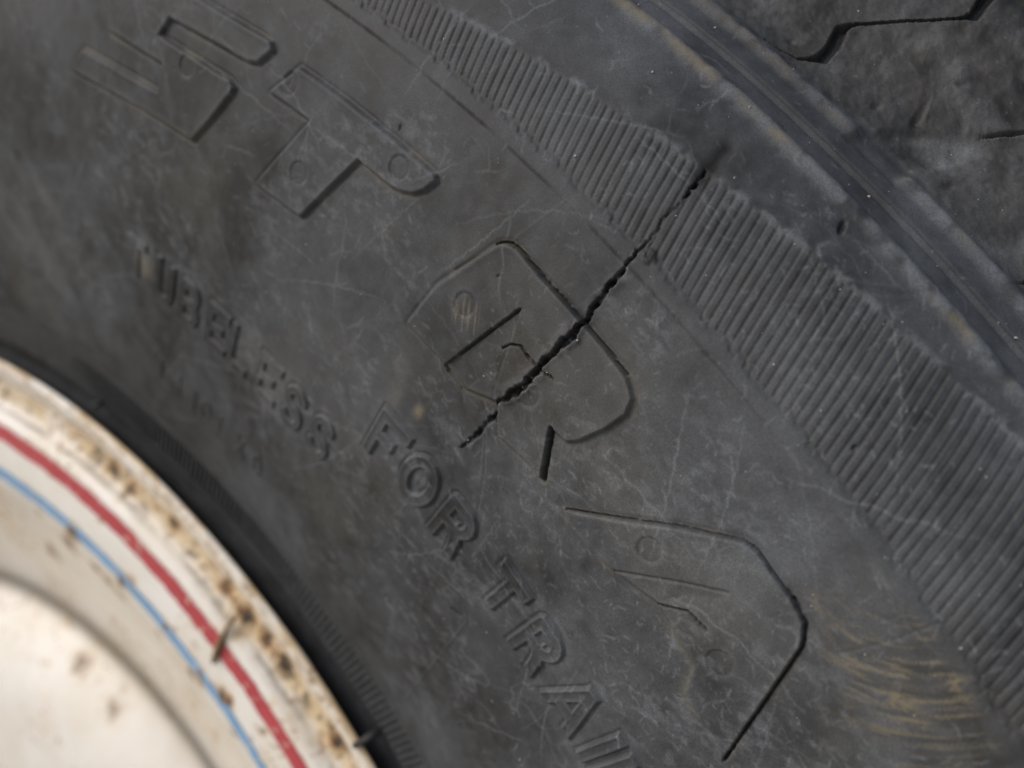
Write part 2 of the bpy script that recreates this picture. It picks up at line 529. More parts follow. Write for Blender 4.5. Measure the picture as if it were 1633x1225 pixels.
DUST_LIGHT[W2] += .35 * sstep(0, -1.2, sg) * sstep(333, 335.5, RH[W2]) * sstep(342, 339, RH[W2]) * (.4 + n_fin[W2])
for pts, hw, dep in ([(41.80, 341.0), (41.55, 343.3), (41.25, 345.6), (40.9, 349)], .2, .9), ([(43.11, 340.6), (42.86, 336.6)], .6, .25), ([(38.95, 331.0), (38.7, 333.5), (38.2, 337)], .2, .8):
    w = window(pts, 2)
    d, _ = seg_dist(X[w], Y[w], pol(pts))
    taper = np.clip(_ * 1.2 + .25, 0, 1)
    H[w] -= dep * taper * sstep(hw * 1.4 * taper, hw * .2 * taper, d + (n_fin[w] - .5) * .15)
H += tread * ((fbm(X / 3.2, Y / 3.2, 41, 4) - .5) * .75 + (n_fin - .5) * .25)
for t_, r_, rad, dep in ((43.65, 334.9, .8, .7), (42.9, 344.3, .9, .8), (41.35, 333.7, .9, .8), (40.95, 337.4, .7, .6), (46.1, 334, .6, .4), (40.2, 341, .9, .5)):
    w = window([(t_, r_)], 4)
    q = pol([(t_, r_)])[0]
    d = np.hypot(X[w] - q[0], (Y[w] - q[1]) * 1.3) + (n_fin[w] - .5) * .6
    H[w] -= .5 * dep * sstep(rad * 1.3, 0, d)
blk = np.digitize(TH, [42.2]) 
PART_T = {}
above = np.zeros((nt, nr), bool)
above[W_] = upper
for nm, msk in (('upper', above), ('middle', ~above & (TH > 42.6 - (RH - 336) * .10)), ('lower', ~above & (TH <= 42.6 - (RH - 336) * .10))):
    pid = new_part('tread_block')
    PART[msk & (RH > 330.6) & ~groove_mask] = pid
pid = new_part('shoulder_ridge')
PART[abs(RH - 317.8 - w1) < 1.1] = pid
pid = new_part('shoulder_ridge')
PART[(abs(RH - 329.3 - w1 * .8) < 1.0) & (gap < .5)] = pid

# serration ribs, each a part
kmin, kmax = int(rk.min()), int(rk.max())
rib_ids = {}
in_band = (RH > d_edge) & (RH < e_edge) & (rw > .24) & (E_R - 297.5 > .8)
for k in np.unique(rk[in_band]):
    rib_ids[k] = new_part('serration_rib')
lut = np.zeros(kmax - kmin + 2, np.int32)
for k, v in rib_ids.items():
    lut[k - kmin] = v
PART = np.where(in_band, lut[np.clip(rk - kmin, 0, len(lut) - 1)], PART)
bk = np.floor(bph + .5).astype(int)
in_bead = (RH > 199.0) & (RH < 205.8) & (bw > .5) & (TH < 63.5)
bmin = int(bk.min())
lut = np.zeros(int(bk.max()) - bmin + 2, np.int32)
for k in np.unique(bk[in_bead]):
    lut[k - bmin] = new_part('bead_rib')
PART = np.where(in_bead, lut[np.clip(bk - bmin, 0, len(lut) - 1)], PART)

# large moulded letters
for ch, poly, hole in (('S', LETTER_S, None), ('T', LETTER_T, None), ('R', LETTER_R, None), ('A', LETTER_A, HOLE_A)):
    w = window(poly, 3)
    P = pol(poly)
    x, y = X[w], Y[w]
    d, _ = seg_dist(x, y, P, True)
    d = np.where(inside(x, y, P), -d, d)
    fade = 1.0
    if hole:
        fade = sstep(266, 277, RH[w])
        Q = pol(hole)
        d2, _ = seg_dist(x, y, Q, True)
        H[w] -= .22 * sstep(.3, -1.2, np.where(inside(x, y, Q), -d2, d2))
    if ch == 'R':
        Q = pol(NOTCH_R)
        dn, _ = seg_dist(x, y, pol(NOTCH_R[:3]))
        H[w] -= .46 * inside(x, y, Q) * (1 - .75 * sstep(0, 5.5, dn))
    d = d + (n_fin[w] - .5) * .12
    H[w] += 0.64 * fade * sstep(.24, -.34, d) + 0.05 * gauss(d + .5, .35)
    H[w] -= 0.12 * fade * gauss(d - .32, .25)
    DUST_LIGHT[w] += .16 * gauss(d + .35, .35) * n_mid[w]
    BROWN[w] += .24 * gauss(d - .15, .6) * sstep(.42, .72, fbm(x / 6, y / 6, 91, 3))
    pid = new_part('raised_letter', 'large raised block letter ' + ch)
    sub = PART[w]
    sub[d < -.02] = pid
    PART[w] = sub
for t_, r_ in DOTS:
    w = window([(t_, r_)], 3)
    q = pol([(t_, r_)])[0]
    d = np.hypot(X[w] - q[0], Y[w] - q[1])
    H[w] += -0.16 * sstep(1.62, 1.40, d) - .10 * gauss(d - 1.55, .16)
    DUST_LIGHT[w] += .10 * gauss(d - 1.95, .3)
    pid = new_part('mould_dot')
    sub = PART[w]
    sub[d < 1.55] = pid
    PART[w] = sub

# small lettering
for ch, tc_, base, size, sw, rel in TEXT:
    w = window([(tc_, base), (tc_, base + size)], 7)
    tcr = math.radians(tc_)
    gx = (tcr - tr[w]) * (base + size / 2) / size / (.86 if base < 240 else .95) + (0.36 if ch not in 'I1' else .13)
    gy = (RH[w] - base) / size
    d = np.full(gx.shape, 9.0)
    for line in GLYPH[ch]:
        L_ = np.array(line, float)
        if len(L_) > 4:                         # curves
            e, _ = seg_dist(gx, gy, L_)
            d = np.minimum(d, e)
        else:                                   # straight bars with square ends
            hs = sw / 2 / size
            for a_, b_ in zip(L_[:-1], L_[1:]):
                v_ = b_ - a_
                ln = math.hypot(*v_)
                v_ = v_ / ln
                al = (gx - a_[0]) * v_[0] + (gy - a_[1]) * v_[1]
                pe = np.abs(-(gx - a_[0]) * v_[1] + (gy - a_[1]) * v_[0])
                ext = hs if len(L_) > 2 else 0.0
                d = np.minimum(d, np.maximum(pe, np.abs(al - ln / 2) - ln / 2 - ext + hs))
    cut = np.maximum(-gy, gy - 1)
    d = np.maximum(d * size - sw / 2, cut * size) + (n_fin[w] - .5) * .10
    big = rel > .3
    H[w] += (rel * .62 if big else rel) * sstep(.10, -.14, d)
    if big:
        H[w] += rel * .28 * gauss(d + .26, .22)
        H[w] -= .16 * gauss(d - .26, .18)
        DUST_LIGHT[w] += .22 * gauss(d + .18, .2) * (.3 + n_mid[w]) + .14 * gauss(d - 1.0, .6) * n_mid[w] - .06 * sstep(0, -.3, d)
    pid = new_part('raised_letter', 'small raised capital letter ' + ch if big else None)
    sub = PART[w]
    sub[d < -.02] = pid
    PART[w] = sub

# cut edges and cracked letter outlines; groove shade painted dark into some
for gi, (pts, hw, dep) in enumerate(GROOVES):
    shaded = gi in (0, 3, 4, 5, 6, 7, 8, 9)
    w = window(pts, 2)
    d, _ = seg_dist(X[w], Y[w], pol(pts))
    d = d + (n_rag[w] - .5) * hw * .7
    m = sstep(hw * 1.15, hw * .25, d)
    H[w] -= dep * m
    if shaded:
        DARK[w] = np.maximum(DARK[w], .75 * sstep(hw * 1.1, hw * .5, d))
    BROWN[w] += .12 * gauss(d - hw * 1.6, .25) * sstep(.45, .7, n_mid[w])

# fine seam lines
for pts, dep in ([(39.55, 214.2), (39.9, 228), (40.33, 242.0)], -.09), ([(44.25, 268.0), (43.2, 262), (42.6, 257)], .1), ([(46.6, 287.4), (46.2, 295)], -.04), ([(34.9, 287), (34.7, 292), (34.62, 297)], .10), ([(44.9, 277.0), (44.5, 272), (44.1, 268)], .10):
    w = window(pts, 1)
    d, _ = seg_dist(X[w], Y[w], pol(pts))
    H[w] -= dep * gauss(d, .16)
    DUST_LIGHT[w] += .10 * gauss(d, .2)

# the crack
w = window(CRACK, 4)
P = pol(CRACK)
x, y = X[w], Y[w]
jx = x + (fbm(x / 1.6, y / 1.6, 51, 3) - .5) * .8 + (fbm(x / .4, y / .4, 57, 2) - .5) * .34
jy = y + (fbm(x / 1.6, y / 1.6, 61, 3) - .5) * .8 + (fbm(x / .4, y / .4, 67, 2) - .5) * .34
d, t = seg_dist(jx, jy, P)
k = np.arange(len(CRACK))
wid = .92 * np.interp(t, k, CRACK_W) * (1 + (.95 * fbm(x / 1.9, y / 1.9, 71, 3) - .55) * sstep(20, 16, t))
dep = np.interp(t, k, CRACK_D)
m = sstep(wid * 1.08, wid * .62, d)
floor_n = (fbm(x / .7, y / .7, 73, 3) - .5)
lipz = gauss(d - wid * 1.5, .5) * sstep(.2, .5, wid)
H[w] += .26 * lipz * (.3 + 1.4 * fbm(x / 2.2, y / 2.2, 75, 2))
DUST_LIGHT[w] += .25 * gauss(d - wid * 1.3, .22) * sstep(.45, .6, n_fin[w])
H[w] -= m * np.maximum(dep * .62 + floor_n * 3.0, .25)
DARK[w] = np.maximum(DARK[w], .42 * sstep(wid * 1.25, wid * .9, d))
DARK[w] += .45 * gauss(d, 1.1) * sstep(19, 24, t) * (.5 + n_fin[w])
pid = new_part('crack', 'long jagged dry-rot crack gaping open across the sidewall')
sub = PART[w]
sub[(d < wid) & (m > .15)] = pid
PART[w] = sub
# black scuffed tail of the crack, and the loose flap of rubber beside it
tail = pol([(44.42, 307.6), (44.57, 311.8)])
w = window([(44.4, 307), (44.6, 312)], 4)
d, t = seg_dist(X[w], Y[w], tail)
m = gauss(d, 1.0) * (.6 + .8 * n_fin[w])
H[w] -= .25 * m
DARK[w] += .95 * m
q = pol([(43.88, 297.4)])[0]
w = window([(43.88, 297.4)], 4)
d = np.hypot(X[w] - q[0], Y[w] - q[1]) + (n_fin[w] - .5) * .5
H[w] += .25 * sstep(1.1, .4, d)
DUST_LIGHT[w] -= .2 * sstep(1.3, .6, d)

# nicks and gouges
for t_, r_, a, b, ang, dep in ((41.79, 315.0, .45, 1.0, 25, .5), (40.75, 241.2, .35, 1.3, -60, .9), (52.2, 203.0, .3, 1.3, 35, .7), (51.0, 287.8, .15, .6, 10, .3), (46.3, 283.0, .2, .3, 0, .2), (38.2, 300.6, .25, .5, 0, .4)):
    w = window([(t_, r_)], 4)
    q = pol([(t_, r_)])[0]
    u, v = X[w] - q[0], Y[w] - q[1]
    ca, sa = math.cos(math.radians(ang + t_)), math.sin(math.radians(ang + t_))
    d = np.hypot((u * ca + v * sa) / b, (-u * sa + v * ca) / a) + (n_rag[w] - .5) * .5
    m = sstep(1.1, .3, d)
    H[w] -= 1.3 * dep * m

# scuffed ripples low on the right, with dried mud in them
cx, cy = pol([(36.4, 300.0)])[0]
u, v = X - cx, Y - cy
ra = np.hypot(u, v)
zone = gauss(TH - 33.9, 1.5) * sstep(284, 287, RH) * sstep(297, 294.5, RH)
rip = np.sin(ra * 2.6 + 6 * n_big + 3 * n_mid)
H += zone * .06 * rip
streak = fbm(ra * 2.6, np.arctan2(v, u) * 3.5, 83, 4, .6)
BROWN += zone * (.08 + .80 * sstep(.56, .72, streak))
DARK += zone * .16 * sstep(.5, .36, streak)
for t_, r_, s_, a_ in ((33.55, 289.4, .9, 1.3), (33.57, 295.0, .7, .9), (33.2, 295.2, .8, .5), (35.95, 287.4, 1.0, .45), (35.3, 288.2, .8, .4), (34.72, 288.5, .7, .3), (33.7, 284.2, 1.0, .35)):
    q = pol([(t_, r_)])[0]
    w = window([(t_, r_)], 5)
    d = np.hypot(X[w] - q[0], Y[w] - q[1])
    BROWN[w] += a_ * gauss(d, s_ * 1.6) * sstep(.45, .66, fbm(ra[w] * 2.2, np.arctan2(v, u)[w] * 14, 87, 3))

# dust, stains and rub marks, plus some painted light and shade
side = sstep(205, 215, RH)
DUST_LIGHT += .19 + .17 * (sstep(.32, .70, fbm(X / 16, Y / 16, 101, 5, .6)) - .35) * side
DUST_LIGHT += .26 * (n_fin - .5) + .13 * (n_mid - .5)
DUST_LIGHT += .11 * side * (sstep(.35, .75, fbm((X + Y) / 30, (X - Y) / 7, 161, 4)) - .4)
DUST_LIGHT += .08 * side * (sstep(.4, .75, fbm((X + .2 * Y) / 3.5, (Y - .2 * X) / 18, 163, 4)) - .4)
DUST_LIGHT += .27 * gauss(TH - 37.0, 3.6) * gauss(RH - 288, 14) - .05 * sstep(50, 58, TH)  # dusty lower right; dust thinned at upper left to paint its shade
DUST_LIGHT += .08 * gauss(TH - 41, 2) * gauss(RH - 268, 9)
DUST_LIGHT += .08 * band * ribtop + .06 * sstep(295.2, 295.6, RH) * sstep(297.6, 297.2, RH)
DUST_LIGHT += .45 * gauss(RH - E_R - .3, .55) * sstep(.40, .62, n_fin) * (RH > 290)
BROWN += band * (1 - ribtop) * .10 * sstep(.4, .7, n_mid)
DUST_LIGHT += .44 * gauss(RH - 317.7 - w1, 1.3) * sstep(.28, .66, n_fin + .3 * (n_mid - .5)) + .16 * sstep(306, 318, RH) * sstep(331, 329, RH)  # ridge dust, plus an even paling that paints light onto the shaded shoulder
BROWN += .62 * gauss(RH - 317.6 - w1, .8) * sstep(.45, .66, fbm(X / 4, Y / 4, 111, 3))
DUST_LIGHT += .36 * ridge_h * sstep(.28, .64, n_fin)
BROWN += .30 * ridge_h * sstep(.45, .66, fbm(X / 4, Y / 4, 115, 3))
BROWN += .10 * side * sstep(.5, .8, fbm(X / 18, Y / 18, 181, 3)) * (RH < 300)
BROWN += tread * (.06 + .10 * (fbm(X / 6, Y / 6, 119, 4) - .5))
DUST_LIGHT += tread * (.22 * sstep(.45, .75, fbm(X / 4, Y / 4, 121, 4)) - .06)
DUST_LIGHT += .28 * gauss(RH - step_c, .25) * sstep(.45, .65, n_mid)
# broad pale wash streaks high on the left
stl = sstep(60, 66, TH) * sstep(285, 270, RH) * sstep(206, 225, RH)
DUST_LIGHT += .22 * stl * sstep(.48, .72, fbm((X + .5 * Y) / 7, (Y - .5 * X) / 22, 131, 3))
# dried wash lines below the letters
vx = X + 7 * (fbm(X / 8, Y / 8, 141, 3) - .5)
vy = Y + 7 * (fbm(X / 8, Y / 8, 143, 3) - .5)
vein = np.abs(fbm(vx / 9, vy / 5, 147, 3) - .5)
vz = (gauss(TH - 37.5, 5) * gauss(RH - 238, 20) + .5 * gauss(TH - 38, 4) * gauss(RH - 277, 8))
DUST_LIGHT += .32 * gauss(vein, .014) * np.clip(vz, 0, 1) * (.4 + .8 * n_mid)
curl = np.abs(fbm(X / 1.7, Y / 1.7, 151, 3) - .5)
cz = sstep(.45, .75, fbm(X / 13, Y / 13, 153, 3)) * side
for t_, r_, sx, sy, col, a_ in (
        (47.4, 263, 2.0, 6.0, 'b', .10), (46.9, 258, 1.1, 3.0, 'b', .16), (45.98, 259.8, .75, 1.0, 'o', .85),
        (60.0, 243.0, 1.8, 3.0, 'd', .75), (59.8, 241.0, 1.9, 2.2, 'o', .6), (41.9, 336.5, 2.5, 3.5, 'd', .15),
        (46.6, 290.5, 1.4, 5.0, 'k', .12), (45.9, 291, .9, 4.0, 'k', .2), (46.4, 283.5, 3.0, 3.6, 'k', .12), (44.3, 291, 1.6, 5.0, 'k', .12),
        (42.0, 283.0, 2.2, 2.4, 'k', .2), (43.3, 283.5, 2.0, 3.0, 'k', .14), (39.2, 250, 2, 12, 'k', .12), (44.6, 236, 4, 8, 'k', .12),
        (40.2, 236, 3.0, 4.0, 'k', .05), (52, 247, 5, 5, 'k', .1), (62.5, 243, 4, 4, 'k', .05), (67.5, 236, 4, 5, 'k', .05), (48.6, 306, 4, 3, 'd', -.06)):
    q = pol([(t_, r_)])[0]
    c_, s_ = math.cos(math.radians(t_)), math.sin(math.radians(t_))
    w = window([(t_, r_)], 3 * max(sx, sy))
    u, v = X[w] - q[0], Y[w] - q[1]
    g = gauss(np.hypot((u * c_ + v * s_) / sy, (-u * s_ + v * c_) / sx), 1.0) * (.45 + 1.1 * n_fin[w])
    tgt = {'b': BROWN, 'o': BROWN, 'd': DUST_LIGHT, 'k': DARK}[col]
    tgt[w] += a_ * g
# golden straw-like scuff on the R
for kk in range(26):
    a = (47.0 - .9 * rng.random(), 278.6 - 2.6 * rng.random())
    b = (a[0] - .18 - .1 * rng.random(), a[1] - 1.3 - rng.random())
    w = window([a, b], 1)
    d, _ = seg_dist(X[w], Y[w], pol([a, b]))
    BROWN[w] += .55 * rng.random() * gauss(d, .10)

# rubbed, chalky scuffs in clusters
cl = sstep(.46, .68, fbm(X / 11, Y / 11, 171, 3)) * side * sstep(297, 293, RH)
DUST_LIGHT += .26 * cl * sstep(.50, .68, fbm(X / 1.3 + .4 * Y, Y / 1.3, 173, 4, .65))
DUST_LIGHT += .12 * gauss(TH - 40, 4.5) * gauss(RH - 262, 14) * sstep(.4, .7, fbm(X / 2.5, Y / 2.5, 177, 4, .6))

# hair-fine scratches, all over
SC = np.zeros((nt, nr), np.float32)


def scratch(n, lmin, lmax, amp, curve, t_rng, r_rng):
    for _ in range(n):
        t_ = rng.uniform(*t_rng)
        r_ = rng.uniform(*r_rng)
        a = rng.uniform(0, 2 * math.pi)
        L = rng.uniform(lmin, lmax) ** 1.0
        m = int(L / .08) + 2
        s = np.linspace(0, L, m)
        kap = rng.normal(0, curve)
        ph = a + kap * s + .25 * np.sin(s * rng.uniform(1, 4))
        q = pol([(t_, r_)])[0]
        xs = q[0] + np.cumsum(np.cos(ph)) * .08
        ys = q[1] + np.cumsum(np.sin(ph)) * .08
        i = np.round((np.degrees(np.arctan2(ys, xs)) - TH0) / DT).astype(int)
        j = np.round((np.hypot(xs, ys) - R0) / DR).astype(int)
        ok = (i >= 0) & (i < nt) & (j >= 0) & (j < nr)
        f = (np.sin(np.linspace(0, math.pi, m)) ** .5 * amp * rng.uniform(.25, 1.1) ** 2)[ok]
        np.maximum.at(SC, (i[ok], j[ok]), f)


scratch(1500, .2, 2.6, .30, .5, (30, 70), (225, 330))
scratch(1000, .2, 1.8, .34, .7, (31, 46), (258, 318))
scratch(420, .2, 1.8, .26, .9, (36, 43), (245, 275))
scratch(300, 2, 7, .24, .10, (31, 68), (215, 320))
scratch(220, 6, 24, .30, .02, (31, 65), (215, 320))
scratch(3200, .05, .2, .42, 0, (30, 64), (225, 355))
SC = 1.0 * SC + .16 * (np.roll(SC, 1, 0) + np.roll(SC, -1, 0) + np.roll(SC, 1, 1) + np.roll(SC, -1, 1))
DUST_LIGHT += SC * (1 - np.clip(DARK, 0, 1))

# ------------------------------------------------------------------ tyre objects
r_, z_, nr_, nz_ = prof(RH)
rr = r_ + H * nr_
zz = z_ + H * nz_
P3 = np.stack([rr * np.cos(tr), rr * np.sin(tr), zz], -1).reshape(-1, 3)
CO = to_world(P3)
NO = grid_normals(CO, nt, nr)
if (NO[len(NO) // 2] @ np.array([0, -1, 0])) < 0:
    NO = -NO
WEAR_SHADE = np.stack([np.clip(DUST_LIGHT, 0, 1), np.clip(BROWN, 0, 1), np.clip(DARK, 0, 1), np.ones_like(DUST_LIGHT)], -1).reshape(-1, 4)

# fine quads where the camera sees the tyre (with a margin for a step aside), coarse elsewhere
Q = (P3 - CAM_C) @ CAM_R
fpx = 0.5 / math.tan(HFOV / 2)
sx = Q[:, 0] / -Q[:, 2] * fpx
sy = Q[:, 1] / -Q[:, 2] * fpx
seen = ((abs(sx) < .5 * 1.10) & (abs(sy) < .375 * 1.12)).reshape(nt, nr)
B = 8
nbt, nbr = (nt - 1) // B, (nr - 1) // B
blk_seen = np.zeros((nbt, nbr), bool)
for a in (0, B // 2, B):
    for b in (0, B // 2, B):
        blk_seen |= seen[a:a + nbt * B:B, b:b + nbr * B:B][:nbt, :nbr]
fine = grid_quads(nt, nr)
mask = np.kron(blk_seen, np.ones((B, B), bool))
fq = fine[mask]
part_f = PART[:-1, :-1][mask]
cq = grid_quads(nt, nr, B)[~blk_seen]
order = np.argsort(part_f, kind='stable')
ids, starts = np.unique(part_f[order], return_index=True)
bounds = list(starts) + [len(order)]
groups = {int(i): fq[order[bounds[n]:bounds[n + 1]]] for n, i in enumerate(ids)}
tyre = make_mesh('tyre', CO, np.vstack([groups[0], cq]), RUBBER, wheel, NO, WEAR_SHADE)
tyre['label'] = 'weathered grey-black tyre with raised lettering, serrated shoulder band and a long radial crack'
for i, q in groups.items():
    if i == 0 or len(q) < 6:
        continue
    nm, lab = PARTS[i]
    ob = make_mesh(nm, CO, q, RUBBER, tyre, NO, WEAR_SHADE)
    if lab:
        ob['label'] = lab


def ring(name, profile, t0, t1, n, mat, parent, wear_shade=(0, 0, 0, 1), flip=False):
    """coarse surface of revolution about the axle"""
    p = np.array(profile, float)
    t = np.radians(np.linspace(t0, t1, n))
    g = np.stack([p[None, :, 0] * np.cos(t)[:, None], p[None, :, 0] * np.sin(t)[:, None], np.repeat(p[None, :, 1], n, 0)], -1)
    co = to_world(g.reshape(-1, 3))
    q = grid_quads(n, len(p)).reshape(-1, 4)
    return make_mesh(name, co, q[:, ::-1] if flip else q, mat, parent, None, np.tile(np.array(wear_shade, float), (len(co), 1)))


# the rest of the casing, right round and over to the far side: the same rubber, dust and ridges, sampled more coarsely
front = spline(CP, 6)
back = front[::-1].copy()
back[:, 1] = -190 - back[:, 1]
ct = np.r_[th[-1], np.arange(80, 389.4, .6), TH0 + 360]
cr = np.r_[np.arange(rho[0], rho[-1], .9), rho[-1]]
CT, CR = np.meshgrid(ct, cr, indexing='ij')
CW = np.where(CT > 220, CT - 360, CT)
ca = np.radians(CT)
x, y = CR * np.cos(ca), CR * np.sin(ca)
g_big, g_mid, g_fin = fbm(x / 30, y / 30, 3, 3), fbm(x / 7, y / 7, 11, 4), fbm(x / 1.6, y / 1.6, 23, 4)
g_w = (g_mid - .5) * .35
g_side, g_tread = sstep(205, 215, CR), sstep(330.2, 331.6, CR)
ch_ = (g_big - .5) * .4 + (g_mid - .5) * .10 - .35 * sstep(206.8, 206.2, CR) + .34 * sstep(294.8, 295.2, CR)
ch_ += .5 * gauss(CR - 317.8 - g_w, 1.0) - .35 * sstep(318.6, 319.6, CR) * sstep(329.0, 327.6, CR) + .45 * gauss(CR - 329.3, 1.0)
ch_ += g_tread * (fbm(x / 3.2, y / 3.2, 41, 4) - .5) * .75
ch_ -= 1.6 * g_tread * sstep(333, 338, CR) * gauss(((CW + 4 * np.sin(CR / 6)) % 7.0) - 3.5, .35)     # tread grooves
cdust_light = .14 + .17 * (sstep(.32, .70, fbm(x / 16, y / 16, 101, 5, .6)) - .35) * g_side + .26 * (g_fin - .5) + .17 * (g_mid - .5)
cdust_light += .11 * g_side * (sstep(.35, .75, fbm((x + y) / 30, (x - y) / 7, 161, 4)) - .4) + .08 * g_side * (sstep(.4, .75, fbm((x + .2 * y) / 3.5, (y - .2 * x) / 18, 163, 4)) - .4)
cdust_light += .27 * gauss(CW - 37.0, 3.6) * gauss(CR - 288, 14)
cdust_light += .44 * gauss(CR - 317.7 - g_w, 1.3) * sstep(.28, .66, g_fin) + .16 * sstep(306, 318, CR) * sstep(331, 329, CR) + .36 * gauss(CR - 329.3, 1.0) * sstep(.28, .64, g_fin)  # ridge dust and the same painted light along the shoulder strip
cdust_light += .22 * sstep(60, 66, CW) * sstep(130, 100, CW) * sstep(285, 270, CR) * sstep(206, 225, CR) * sstep(.48, .72, fbm((x + .5 * y) / 7, (y - .5 * x) / 22, 131, 3))
cbrown = .42 * gauss(CR - 317.6 - g_w, .9) * sstep(.45, .66, fbm(x / 4, y / 4, 111, 3)) + g_tread * .06
pr, pz, pnr, pnz = prof(CR)
q_r, q_z = pr + ch_ * pnr, pz + ch_ * pnz
cco = to_world(np.stack([q_r * np.cos(ca), q_r * np.sin(ca), q_z], -1).reshape(-1, 3))
cwear_light = np.stack([np.clip(cdust_light, 0, 1), np.clip(cbrown, 0, 1), np.zeros_like(cdust_light), np.ones_like(cdust_light)], -1).reshape(-1, 4)
make_mesh('casing', cco, grid_quads(len(ct), len(cr)).reshape(-1, 4), RUBBER, tyre, None, cwear_light)
outer_cp = np.stack([np.interp(np.linspace(rho[-1], RHO[-1], 14), RHO, PR[:, 0]), np.interp(np.linspace(rho[-1], RHO[-1], 14), RHO, PR[:, 1])], 1)
ring('tread_band', np.vstack([outer_cp, [(350.4, -95)], back]), 0, 360, 260, RUBBER, tyre, (.18, .10, 0, 1))

# ------------------------------------------------------------------ rim
RIM_CP = [(184, -4.6), (189, -2.9), (192.4, -1.75), (193.9, -1.3), (194.5, -.8), (194.1, -.2), (193.1, .05), (191.6, -.5), (190.0, -2.0), (189.0, -2.9), (187.4, -3.2), (185.2, -3.1), (183.6, -2.6), (182.6, -1.3), (181.6, -.35), (180.2, -.05), (175, 0.0), (170, -.4), (166, -1.2), (161, -3.8), (156, -6.6), (150, -9.8), (142, -13.0), (134, -16.8), (129, -19.2), (125.5, -20.6), (121.5, -20.2), (117.5, -17.4), (111, -13.8), (103, -11.0), (88, -10.2), (70, -11), (45, -13), (33, -12)]
RP = spline(RIM_CP, 30)
rs = np.r_[0, np.cumsum(np.hypot(*np.diff(RP, axis=0).T))]
ru = np.arange(0, rs[-1], .30)
rtn = np.gradient(RP, axis=0)
rn = np.stack([rtn[:, 1], -rtn[:, 0]], 1)
rn /= np.linalg.norm(rn, axis=1, keepdims=True)


